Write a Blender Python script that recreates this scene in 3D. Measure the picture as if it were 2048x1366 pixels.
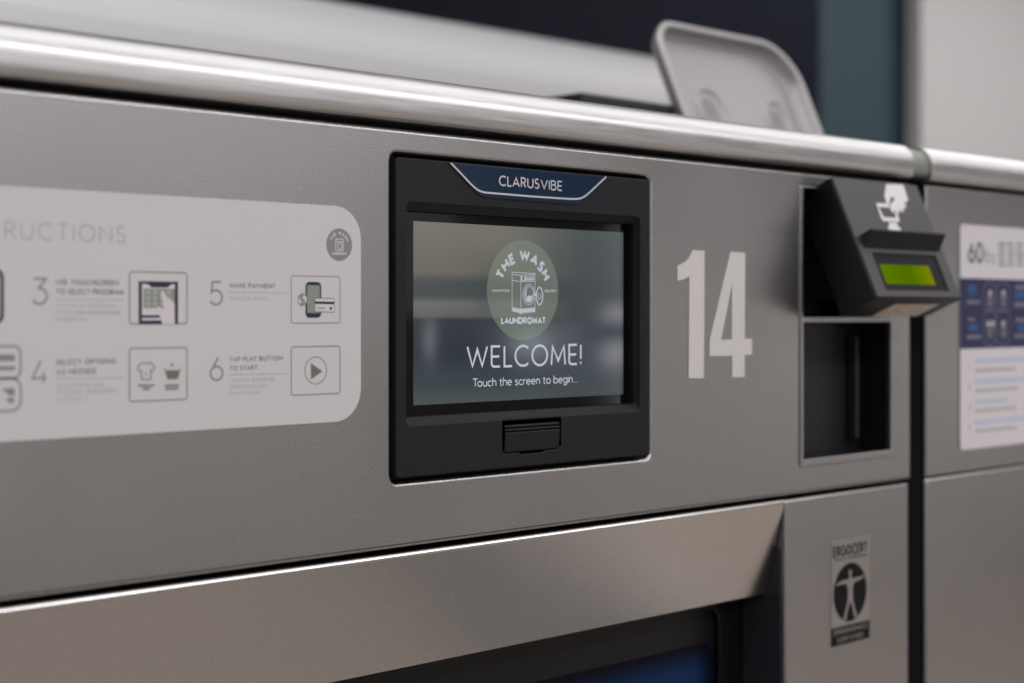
import bpy, bmesh, math, random
from mathutils import Vector, Matrix
from mathutils.geometry import tessellate_polygon
random.seed(4)
for o in list(bpy.data.objects):
    bpy.data.objects.remove(o, do_unlink=True)
S = bpy.context.scene
C = S.collection

# ------------------------------------------------------------------ camera
FPX = 3130.0                       # focal length in photo pixels (photo is 2048 wide)
VPX, HOR = 4250.0, 628.0           # vanishing point of the machine front, eye level
TH = math.atan(FPX / (VPX - 1024.0))
RIGHT = Vector((math.cos(TH), -math.sin(TH), 0))
FWD = Vector((math.sin(TH), math.cos(TH), 0))
UP = Vector((0, 0, 1))
EYE = 1.25
_z0 = FPX * 0.0914 / 368.8
CAM = Vector((0, 0, EYE)) - RIGHT * (_z0 * (827 - 1024) / FPX) - FWD * _z0
CAM.z = EYE
cd = bpy.data.cameras.new('camera')
cam = bpy.data.objects.new('camera', cd)
C.objects.link(cam)
cd.sensor_width = 36.0
cd.lens = FPX / 2048 * 36.0
cd.shift_y = -(683 - HOR) / 2048
cd.clip_start, cd.clip_end = 0.02, 60
cd.dof.use_dof = True
cd.dof.focus_distance = 0.805
cd.dof.aperture_fstop = 5.9
cam.matrix_world = Matrix(((RIGHT.x, 0, -FWD.x, CAM.x), (RIGHT.y, 0, -FWD.y, CAM.y), (0, 1, 0, CAM.z), (0, 0, 0, 1)))
S.camera = cam
S.view_settings.view_transform = 'Standard'
S.view_settings.look = 'None'
S.view_settings.exposure = 0.17
S.view_settings.gamma = 1.0
S.cycles.use_denoising = True
S.cycles.max_bounces = 8
S.cycles.caustics_reflective = False
S.cycles.caustics_refractive = False

# ------------------------------------------------------------------ light
W = bpy.data.worlds.new('World')
S.world = W
W.use_nodes = True
W.node_tree.nodes['Background'].inputs[0].default_value = (0.9, 0.93, 1.0, 1)
W.node_tree.nodes['Background'].inputs[1].default_value = 0.10

def lamp(name, loc, sx, sy, power, col, rot=(0, 0, 0)):
    l = bpy.data.lights.new(name, 'AREA')
    l.shape = 'RECTANGLE'; l.size = sx; l.size_y = sy; l.energy = power; l.color = col
    o = bpy.data.objects.new(name, l)
    o.location = loc; o.rotation_euler = rot
    C.objects.link(o)
    return o
LC = (0.985, 0.985, 1.0)
lamp('overhead_light', (2.2, -0.32, 2.93), 8.4, 1.6, 56, LC)
lamp('overhead_light', (-1.1, 0.35, 2.75), 1.8, 0.5, 22, LC)  # added light, brightens the left of the bulkhead
lamp('overhead_light', (1.0, -2.6, 2.93), 6.0, 0.8, 96, LC)
lamp('overhead_light', (4.6, 1.2, 2.93), 2.4, 0.4, 26, LC)  # added light for the teal and pale walls at the back
# fill panels added across the aisle for the steel's reflections
lamp('aisle_fill', (1.0, -4.5, 2.05), 6.2, 1.6, 10.5, (0.98, 0.985, 1.0), (math.radians(90), 0, 0))

lamp('aisle_fill', (8.4, -4.5, 1.05), 6.6, 1.3, 20.0, (1.0, 0.985, 0.965), (math.radians(90), 0, 0))  # added fill, reflected in the right-hand panels

# ------------------------------------------------------------------ measuring helpers
def ray(px, py):
    return FWD + RIGHT * ((px - 1024) / FPX) + UP * ((HOR - py) / FPX)
def at(px, py, y=0.0):                 # point of the plane at depth y seen at a photo pixel
    d = ray(px, py)
    return CAM + d * ((y - CAM.y) / d.y)
def X(px, y=0.0):
    return at(px, HOR, y).x
def Zc(px, py, y=0.0):
    return at(px, py, y).z
def P(px, py, y=0.0):
    p = at(px, py, y)
    return (p.x, p.z)
def depth_at(px, x):                   # depth y at which pixel column px crosses the given x
    d = ray(px, HOR)
    return CAM.y + d.y * (x - CAM.x) / d.x
def on_plane(px, py, o, n):
    d = ray(px, py)
    return CAM + d * ((o - CAM).dot(n) / d.dot(n))

# ------------------------------------------------------------------ materials
def lin(h):
    h = h.lstrip('#')
    out = []
    for i in (0, 2, 4):
        c = int(h[i:i + 2], 16) / 255
        out.append(c / 12.92 if c < 0.04045 else ((c + 0.055) / 1.055) ** 2.4)
    return tuple(out) + (1.0,)
def mat(name, col, rough=0.5, metal=0.0, spec=0.5, grain=0.0, gscale=1500.0, bump=0.0, stretch=(1, 1, 1), coat=0.0, rvar=0.0, emit=None, estr=1.0):
    m = bpy.data.materials.new(name)
    m.use_nodes = True
    nt = m.node_tree
    b = nt.nodes['Principled BSDF']
    if isinstance(col, str):
        col = lin(col)
    elif len(col) == 3:
        col = tuple(col) + (1.0,)
    b.inputs['Base Color'].default_value = col
    b.inputs['Roughness'].default_value = rough
    b.inputs['Metallic'].default_value = metal
    b.inputs['Specular IOR Level'].default_value = spec
    b.inputs['Coat Weight'].default_value = coat
    b.inputs['Coat Roughness'].default_value = 0.08
    if emit is not None:
        b.inputs['Emission Color'].default_value = lin(emit) if isinstance(emit, str) else emit
        b.inputs['Emission Strength'].default_value = estr
    if grain or bump or rvar:
        tc = nt.nodes.new('ShaderNodeTexCoord')
        mp = nt.nodes.new('ShaderNodeMapping')
        mp.inputs['Scale'].default_value = stretch
        nz = nt.nodes.new('ShaderNodeTexNoise')
        nz.inputs['Scale'].default_value = gscale
        nz.inputs['Detail'].default_value = 3.0
        nt.links.new(tc.outputs['Object'], mp.inputs['Vector'])
        nt.links.new(mp.outputs['Vector'], nz.inputs['Vector'])
        if grain:
            mr = nt.nodes.new('ShaderNodeMapRange')
            mr.inputs['From Min'].default_value = 0.3; mr.inputs['From Max'].default_value = 0.7
            mr.inputs['To Min'].default_value = 1 - grain; mr.inputs['To Max'].default_value = 1 + grain
            mx = nt.nodes.new('ShaderNodeVectorMath'); mx.operation = 'SCALE'
            mx.inputs[0].default_value = col[:3]
            nt.links.new(nz.outputs['Fac'], mr.inputs['Value'])
            nt.links.new(mr.outputs['Result'], mx.inputs['Scale'])
            nt.links.new(mx.outputs['Vector'], b.inputs['Base Color'])
        if rvar:
            mr = nt.nodes.new('ShaderNodeMapRange')
            mr.inputs['From Min'].default_value = 0.3; mr.inputs['From Max'].default_value = 0.7
            mr.inputs['To Min'].default_value = rough - rvar; mr.inputs['To Max'].default_value = rough + rvar
            nt.links.new(nz.outputs['Fac'], mr.inputs['Value'])
            nt.links.new(mr.outputs['Result'], b.inputs['Roughness'])
        if bump:
            bp = nt.nodes.new('ShaderNodeBump')
            bp.inputs['Strength'].default_value = bump
            bp.inputs['Distance'].default_value = 0.0002
            nt.links.new(nz.outputs['Fac'], bp.inputs['Height'])
            nt.links.new(bp.outputs['Normal'], b.inputs['Normal'])
    return m
def uneven(m, amount, scale):          # slow drift of the polish over the sheet
    nt = m.node_tree; b = nt.nodes['Principled BSDF']
    tc = nt.nodes.new('ShaderNodeTexCoord'); nz = nt.nodes.new('ShaderNodeTexNoise')
    nz.inputs['Scale'].default_value = scale; nz.inputs['Detail'].default_value = 4.0
    mr = nt.nodes.new('ShaderNodeMapRange')
    r = b.inputs['Roughness'].default_value
    mr.inputs['From Min'].default_value = .3; mr.inputs['From Max'].default_value = .7
    mr.inputs['To Min'].default_value = r - amount; mr.inputs['To Max'].default_value = r + amount
    nt.links.new(tc.outputs['Object'], nz.inputs['Vector']); nt.links.new(nz.outputs['Fac'], mr.inputs['Value'])
    nt.links.new(mr.outputs['Result'], b.inputs['Roughness'])
def glow(name, col, s=1.0, alpha=1.0):
    m = bpy.data.materials.new(name)
    m.use_nodes = True
    nt = m.node_tree
    nt.nodes.remove(nt.nodes['Principled BSDF'])
    e = nt.nodes.new('ShaderNodeEmission')
    e.inputs[0].default_value = lin(col); e.inputs[1].default_value = s
    out = nt.nodes['Material Output']
    if alpha < 1:
        t = nt.nodes.new('ShaderNodeBsdfTransparent')
        mx = nt.nodes.new('ShaderNodeMixShader')
        mx.inputs[0].default_value = alpha
        nt.links.new(t.outputs[0], mx.inputs[1]); nt.links.new(e.outputs[0], mx.inputs[2])
        nt.links.new(mx.outputs[0], out.inputs[0])
    else:
        nt.links.new(e.outputs[0], out.inputs[0])
    return m

M = {}
M['steel'] = mat('bead blasted steel', (0.44, 0.428, 0.428), 0.31, 1.0, grain=0.34, gscale=1700, bump=0.5)
M['bevel_steel'] = mat('satin steel', (0.50, 0.485, 0.475), 0.22, 1.0, grain=0.12, gscale=1300, bump=0.06)
M['rail'] = mat('brushed steel', (0.61, 0.60, 0.60), 0.36, 1.0, grain=0.10, gscale=1100, bump=0.06, stretch=(0.03, 1, 1), rvar=0.03)
M['lid_steel'] = mat('pressed steel', (0.36, 0.345, 0.35), 0.5, 0.85)
M['seal'] = mat('grey green seal', (0.20, 0.215, 0.195), 0.5)
M['plastic'] = mat('black textured plastic', (0.011, 0.011, 0.014), 0.55, spec=0.25, grain=0.15, gscale=2500, bump=0.25)
M['plastic_smooth'] = mat('black smooth plastic', (0.012, 0.012, 0.014), 0.38)
M['dark'] = mat('shadowed steel', (0.04, 0.04, 0.048), 0.7, spec=0.2)
M['pocket'] = mat('charcoal sheet', (0.011, 0.011, 0.014), 0.42, spec=0.4)
M['strip'] = mat('dark grey strip', (0.028, 0.028, 0.031), 0.45)
M['glass'] = mat('black display glass', (0.004, 0.004, 0.005), 0.06)
M['badge'] = mat('navy gloss badge', (0.010, 0.028, 0.062), 0.12)
M['silver'] = mat('silver print', (0.62, 0.58, 0.575), 0.4)
M['white_vinyl'] = mat('white vinyl', (0.67, 0.64, 0.643), 0.45)
M['placard'] = mat('white gloss placard', (0.66, 0.638, 0.648), 0.22, spec=0.5)
M['paper'] = mat('white sign sheet', (0.70, 0.66, 0.69), 0.4)
M['ink'] = mat('grey ink', (0.26, 0.25, 0.25), 0.4)
M['ink_pale'] = mat('pale grey ink', (0.45, 0.43, 0.43), 0.4)
M['ink_dark'] = mat('charcoal ink', (0.07, 0.065, 0.07), 0.4)
M['ink_navy'] = mat('navy ink', (0.012, 0.020, 0.045), 0.4)
M['ink_sage'] = mat('sage ink', (0.27, 0.30, 0.255), 0.4)
M['ink_green'] = mat('grey green ink', (0.15, 0.18, 0.15), 0.4)
M['sign_navy'] = mat('navy sign print', (0.018, 0.018, 0.075), 0.4)
M['sign_blue'] = mat('blue sign print', (0.02, 0.09, 0.24), 0.4)
M['sign_lilac'] = mat('lilac sign print', (0.17, 0.16, 0.24), 0.4)
M['sign_sky'] = mat('pale blue print', (0.52, 0.56, 0.68), 0.4)
M['sticker'] = mat('clear sticker film', (0.35, 0.325, 0.297), 0.4, 0.55)
M['ink_black'] = mat('black ink', (0.006, 0.006, 0.007), 0.6, spec=0.15)
M['ink_skin'] = mat('light grey print', (0.24, 0.22, 0.21), 0.5)
M['reader_face'] = mat('dark grey metal face', (0.058, 0.056, 0.059), 0.45, 0.5, grain=0.12, gscale=1200, bump=0.2)
M['reader_body'] = mat('black powder coat', (0.007, 0.007, 0.009), 0.45, spec=0.32)
M['label_tan'] = mat('tan rating label', (0.80, 0.72, 0.63), 0.5, grain=0.35, gscale=450)
M['text_screen'] = glow('lit lettering', '#b4b7bf')
M['logo_text'] = glow('lit logo print', '#aeb0ba')
M['disc_screen'] = glow('lit sage disc', '#929e8f', 0.75, 0.40)
M['door_frame'] = mat('black door frame', (0.004, 0.004, 0.006), 0.3, spec=0.3)
M['lcd_window'] = mat('matte black window', (0.006, 0.006, 0.010), 0.55, spec=0.15)
M['door_side'] = mat('charcoal door recess', (0.026, 0.026, 0.034), 0.45)
def tinted_glass():                     # tinted door glass; its reflected blue glow and fade are painted into the colour
    m = mat('tinted door glass with painted blue glow', (0.005, 0.026, 0.088), 0.2, spec=0.06)
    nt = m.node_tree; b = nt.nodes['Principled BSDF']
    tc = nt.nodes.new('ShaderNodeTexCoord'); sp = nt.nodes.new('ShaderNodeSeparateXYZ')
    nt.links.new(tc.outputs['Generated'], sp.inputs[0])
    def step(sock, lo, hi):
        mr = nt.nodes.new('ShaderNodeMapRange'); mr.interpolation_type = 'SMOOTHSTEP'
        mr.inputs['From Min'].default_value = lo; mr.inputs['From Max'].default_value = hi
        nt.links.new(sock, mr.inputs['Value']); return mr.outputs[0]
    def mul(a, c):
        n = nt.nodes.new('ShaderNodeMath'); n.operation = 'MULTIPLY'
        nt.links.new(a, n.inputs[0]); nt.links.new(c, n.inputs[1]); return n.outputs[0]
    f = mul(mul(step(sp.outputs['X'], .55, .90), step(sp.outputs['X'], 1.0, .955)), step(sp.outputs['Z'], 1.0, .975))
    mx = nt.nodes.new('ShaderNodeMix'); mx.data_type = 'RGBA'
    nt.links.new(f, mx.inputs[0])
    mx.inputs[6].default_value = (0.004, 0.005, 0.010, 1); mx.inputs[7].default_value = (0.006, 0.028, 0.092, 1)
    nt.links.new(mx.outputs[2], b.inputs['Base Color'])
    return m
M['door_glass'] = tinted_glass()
M['floor'] = mat('tan floor', (0.30, 0.255, 0.22), 0.5)
M['added_floor_light'] = mat('light floor patch', (0.46, 0.385, 0.325), 0.5)
M['added_floor_pale'] = mat('added pale floor patch', (0.66, 0.60, 0.57), 0.5)
M['mat'] = mat('added grey floor patch', (0.13, 0.13, 0.13), 0.6)
M['wall_pale'] = mat('pale wall paint', (0.60, 0.575, 0.575), 0.6)
M['wall_grey'] = mat('grey wall paint', (0.26, 0.25, 0.25), 0.6)
M['wall_brown'] = mat('brown wall paint', (0.012, 0.010, 0.009), 0.6)
M['wall_teal'] = mat('teal wall paint', (0.026, 0.058, 0.072), 0.6)
M['wall_navy'] = mat('navy wall paint', (0.007, 0.009, 0.020), 0.6, spec=0.1)
M['wall_tan'] = mat('tan wall paint', (0.10, 0.09, 0.08), 0.6)
M['ceiling'] = mat('white ceiling', (0.68, 0.66, 0.655), 0.7)
M['bulkhead'] = mat('grey enamel', (0.57, 0.56, 0.575), 0.55, 0.2)

uneven(M['steel'], .035, 11); uneven(M['bevel_steel'], .03, 9); uneven(M['glass'], .03, 18); uneven(M['placard'], .06, 16)
# LCD of the card reader
def lcd_mat():
    m = mat('green lcd', (0.02, 0.03, 0.0), 0.5, spec=0.0)
    nt = m.node_tree; b = nt.nodes['Principled BSDF']
    tc = nt.nodes.new('ShaderNodeTexCoord'); sp = nt.nodes.new('ShaderNodeSeparateXYZ')
    cr = nt.nodes.new('ShaderNodeValToRGB')
    nt.links.new(tc.outputs['Generated'], sp.inputs[0]); nt.links.new(sp.outputs['X'], cr.inputs[0])
    e = cr.color_ramp.elements
    e[0].position = 0.0; e[0].color = lin('#5f7f00')
    e[1].position = 1.0; e[1].color = lin('#8e8c00')
    x = e.new(0.55); x.color = lin('#4f7300')
    x = e.new(0.82); x.color = lin('#6f8600')
    nt.links.new(cr.outputs[0], b.inputs['Emission Color'])
    b.inputs['Emission Strength'].default_value = 0.64
    return m
M['lcd'] = lcd_mat()

# wallpaper of the touchscreen: an out-of-focus picture, room reflections partly painted into its tones
def display_mat():
    m = mat('touchscreen picture with painted reflections', (0.004, 0.004, 0.005), 0.07, spec=0.3)
    nt = m.node_tree; b = nt.nodes['Principled BSDF']; N = nt.nodes; L = nt.links
    tc = N.new('ShaderNodeTexCoord'); sp = N.new('ShaderNodeSeparateXYZ')
    L.new(tc.outputs['Generated'], sp.inputs[0])
    u, v = sp.outputs['X'], sp.outputs['Z']
    def ramp(stops):
        cr = N.new('ShaderNodeValToRGB'); cr.color_ramp.interpolation = 'EASE'
        L.new(v, cr.inputs[0])
        e = cr.color_ramp.elements
        e[0].position, e[0].color = stops[0][0], lin(stops[0][1])
        e[1].position, e[1].color = stops[-1][0], lin(stops[-1][1])
        for p, c in stops[1:-1]:
            x = e.new(p); x.color = lin(c)
        return cr.outputs[0]
    left = ramp([(0, '#474e4f'), (.12, '#3a4247'), (.28, '#30373e'), (.46, '#33393e'), (.49, '#5f5f5d'), (.55, '#666561'), (.60, '#464a4b'), (.66, '#44494a'), (.74, '#66645d'), (1, '#706e66')])
    rght = ramp([(0, '#40474a'), (.15, '#40474d'), (.40, '#3f454b'), (.5, '#3d4244'), (.6, '#41474a'), (.8, '#474e50'), (1, '#4b5253')])
    def smooth(lo, hi):
        mr = N.new('ShaderNodeMapRange'); mr.interpolation_type = 'SMOOTHSTEP'
        mr.inputs['From Min'].default_value = lo; mr.inputs['From Max'].default_value = hi
        L.new(u, mr.inputs['Value']); return mr.outputs[0]
    def mix(fac, a, c):
        mx = N.new('ShaderNodeMix'); mx.data_type = 'RGBA'
        L.new(fac, mx.inputs[0])
        for k, s in ((6, a), (7, c)):
            if isinstance(s, str): mx.inputs[k].default_value = lin(s)
            else: L.new(s, mx.inputs[k])
        return mx.outputs[2]
    def math_(op, a, c):
        n = N.new('ShaderNodeMath'); n.operation = op
        for k, s in ((0, a), (1, c)):
            if isinstance(s, (int, float)): n.inputs[k].default_value = s
            else: L.new(s, n.inputs[k])
        return n.outputs[0]
    col = mix(smooth(.35, .82), left, rght)
    for u0, v0, su, sv, c, k in ((.07, .36, .035, .12, '#666c70', .75), (.20, .30, .10, .14, '#2a3038', .6), (.53, .33, .14, .11, '#7b8287', .75),
                                 (.97, .50, .10, .07, '#7a7a80', .7), (.95, .375, .09, .04, '#2c323c', .9), (.96, .25, .09, .09, '#7c7c82', .75),
                                 (.36, .26, .08, .16, '#2e353c', .5), (.70, .36, .08, .10, '#4d545b', .6), (.34, .62, .08, .14, '#3c4746', .5)):
        a = math_('DIVIDE', math_('SUBTRACT', u, u0), su); c2 = math_('DIVIDE', math_('SUBTRACT', v, v0), sv)
        q = math_('ADD', math_('MULTIPLY', a, a), math_('MULTIPLY', c2, c2))
        g = math_('MULTIPLY', math_('POWER', 2.71828, math_('MULTIPLY', q, -1.0)), k)
        col = mix(g, col, c)
    L.new(col, b.inputs['Emission Color'])
    b.inputs['Emission Strength'].default_value = 0.92
    return m
M['display'] = display_mat()

# ------------------------------------------------------------------ object helpers
def thing(name, label, cat, loc=(0, 0, 0), group=None):
    o = bpy.data.objects.new(name, None)
    C.objects.link(o)
    o.location = loc
    o['label'] = label; o['category'] = cat
    if group: o['group'] = group
    bpy.context.view_layer.update()
    return o
WORLD_OF = {}
def link(name, me, m, parent=None, label=None, smooth=False):
    me.materials.clear()
    me.materials.append(M[m] if isinstance(m, str) else m)
    o = bpy.data.objects.new(name, me)
    C.objects.link(o)
    off = Vector((0, 0, 0))
    p = parent
    while p is not None:
        off += p.location; p = p.parent
    if parent is not None:
        o.parent = parent
    # the mesh was built in world coordinates: bring it into the parent's frame
    me.transform(Matrix.Translation(-off))
    if smooth:
        for f in me.polygons: f.use_smooth = True
    if label: o['label'] = label
    return o
def structure(o, kind='structure'):
    o['kind'] = kind
    return o
def bm_mesh(bm, name):
    bmesh.ops.recalc_face_normals(bm, faces=bm.faces)
    me = bpy.data.meshes.new(name)
    bm.to_mesh(me); bm.free()
    return me
def box(x0, x1, y0, y1, z0, z1, bev=0.0, seg=2):
    bm = bmesh.new()
    bmesh.ops.create_cube(bm, size=1.0)
    for v in bm.verts:
        v.co = Vector((x0 + (v.co.x + .5) * (x1 - x0), y0 + (v.co.y + .5) * (y1 - y0), z0 + (v.co.z + .5) * (z1 - z0)))
    if bev:
        bmesh.ops.bevel(bm, geom=bm.edges[:], offset=bev, segments=seg, profile=0.5, affect='EDGES')
    return bm
def prism(profile, x0, x1, bev=0.0, seg=2):          # profile in (y, z), extruded along x
    bm = bmesh.new()
    a = [bm.verts.new((x0, y, z)) for y, z in profile]
    b = [bm.verts.new((x1, y, z)) for y, z in profile]
    n = len(profile)
    for i in range(n):
        bm.faces.new((a[i], a[(i + 1) % n], b[(i + 1) % n], b[i]))
    bm.faces.new(a); bm.faces.new(b[::-1])
    bmesh.ops.recalc_face_normals(bm, faces=bm.faces)
    if bev:
        bmesh.ops.bevel(bm, geom=bm.edges[:], offset=bev, segments=seg, profile=0.5, affect='EDGES')
    return bm
def join(bms):
    out = bmesh.new()
    for b in bms:
        if isinstance(b, bpy.types.Mesh):
            out.from_mesh(b); bpy.data.meshes.remove(b)
        else:
            t = bpy.data.meshes.new('t'); b.to_mesh(t); b.free()
            out.from_mesh(t); bpy.data.meshes.remove(t)
    return out
def area2(l):
    return sum(l[i][0] * l[(i + 1) % len(l)][1] - l[(i + 1) % len(l)][0] * l[i][1] for i in range(len(l)))
def rrect(x0, x1, z0, z1, r=0.0, n=7):
    if r <= 0:
        return [(x0, z0), (x1, z0), (x1, z1), (x0, z1)]
    out = []
    for cx, cz, a0 in ((x1 - r, z0 + r, -90), (x1 - r, z1 - r, 0), (x0 + r, z1 - r, 90), (x0 + r, z0 + r, 180)):
        for k in range(n + 1):
            a = math.radians(a0 + 90 * k / n)
            out.append((cx + r * math.cos(a), cz + r * math.sin(a)))
    return out
def ellipse(cx, cz, rx, rz, n=48):
    return [(cx + rx * math.cos(2 * math.pi * k / n), cz + rz * math.sin(2 * math.pi * k / n)) for k in range(n)]
def plate(loops, yf, t, bev=0.0, res=3):             # first loop is the outline, the others are holes; front face at y = yf
    cu = bpy.data.curves.new('t', 'CURVE')
    cu.dimensions = '2D'; cu.fill_mode = 'BOTH'
    cu.extrude = t / 2 - bev; cu.bevel_depth = bev; cu.bevel_resolution = res; cu.offset = -bev
    for i, l in enumerate(loops):
        if (area2(l) < 0) != (i == 0):
            l = l[::-1]
        s = cu.splines.new('POLY')
        s.points.add(len(l) - 1)
        for p, (a, b) in zip(s.points, l):
            p.co = (a, b, 0, 1)
        s.use_cyclic_u = True
    o = bpy.data.objects.new('t', cu)
    C.objects.link(o)
    bpy.context.view_layer.update()
    me = bpy.data.meshes.new_from_object(o.evaluated_get(bpy.context.evaluated_depsgraph_get()))
    bpy.data.objects.remove(o); bpy.data.curves.remove(cu)
    for v in me.vertices:
        a, b, c = v.co
        v.co = (a, yf + t / 2 - c, b)
    bm = bmesh.new(); bm.from_mesh(me); bpy.data.meshes.remove(me)
    bmesh.ops.remove_doubles(bm, verts=bm.verts, dist=1e-6)
    bmesh.ops.recalc_face_normals(bm, faces=bm.faces)
    return bm
def flatmap(y):
    return lambda a, b, l=0.0: Vector((a, y - l, b))
def planemap(o, e1, e2, n):
    return lambda a, b, l=0.0: o + e1 * a + e2 * b + n * l
def shape(loops, f, lift=0.0):                       # flat filled outlines on a mapped plane
    bm = bmesh.new()
    for i, l in enumerate(loops):
        vs = [bm.verts.new(f(a, b, lift + i * 2e-6)) for a, b in l]
        for tri in tessellate_polygon([[Vector((a, b, 0)) for a, b in l]]):
            bm.faces.new([vs[k] for k in tri])
    return bm
def ribbon(lines, w, f, lift=0.0, closed=False, clip=None):     # stroked polylines on a mapped plane
    bm = bmesh.new()
    for i, ln in enumerate(lines):
        wid = w
        cl = closed
        pts = [Vector(p) for p in ln]
        q = [pts[0]]
        for p in pts[1:]:
            if (p - q[-1]).length > 1e-7: q.append(p)
        pts = q
        if len(pts) < 2: continue
        if (pts[0] - pts[-1]).length < 1e-7 and len(pts) > 3:
            pts = pts[:-1]; cl = True
        n = len(pts); L = []; R = []
        for k in range(n):
            if cl:
                d0 = (pts[k] - pts[k - 1]).normalized(); d1 = (pts[(k + 1) % n] - pts[k]).normalized()
            else:
                d0 = (pts[k] - pts[k - 1]).normalized() if k else (pts[1] - pts[0]).normalized()
                d1 = (pts[k + 1] - pts[k]).normalized() if k < n - 1 else d0
            n0 = Vector((-d0.y, d0.x)); n1 = Vector((-d1.y, d1.x))
            mn = (n0 + n1)
            if mn.length < 1e-4: mn = n0.copy()
            mn.normalize()
            s = min(1 / max(mn.dot(n0), 0.2), 3.2)
            o = mn * (wid / 2 * s)
            ll = lift + i * 3e-6
            pl, pr = pts[k] + o, pts[k] - o
            if clip:                                 # pointed joints end at the base line and the cap height
                pl.y = min(max(pl.y, clip[0]), clip[1]); pr.y = min(max(pr.y, clip[0]), clip[1])
            L.append(bm.verts.new(f(pl.x, pl.y, ll)))
            R.append(bm.verts.new(f(pr.x, pr.y, ll)))
        for k in range(n if cl else n - 1):
            j = (k + 1) % n
            bm.faces.new((L[k], L[j], R[j], R[k]))
    return bm

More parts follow.
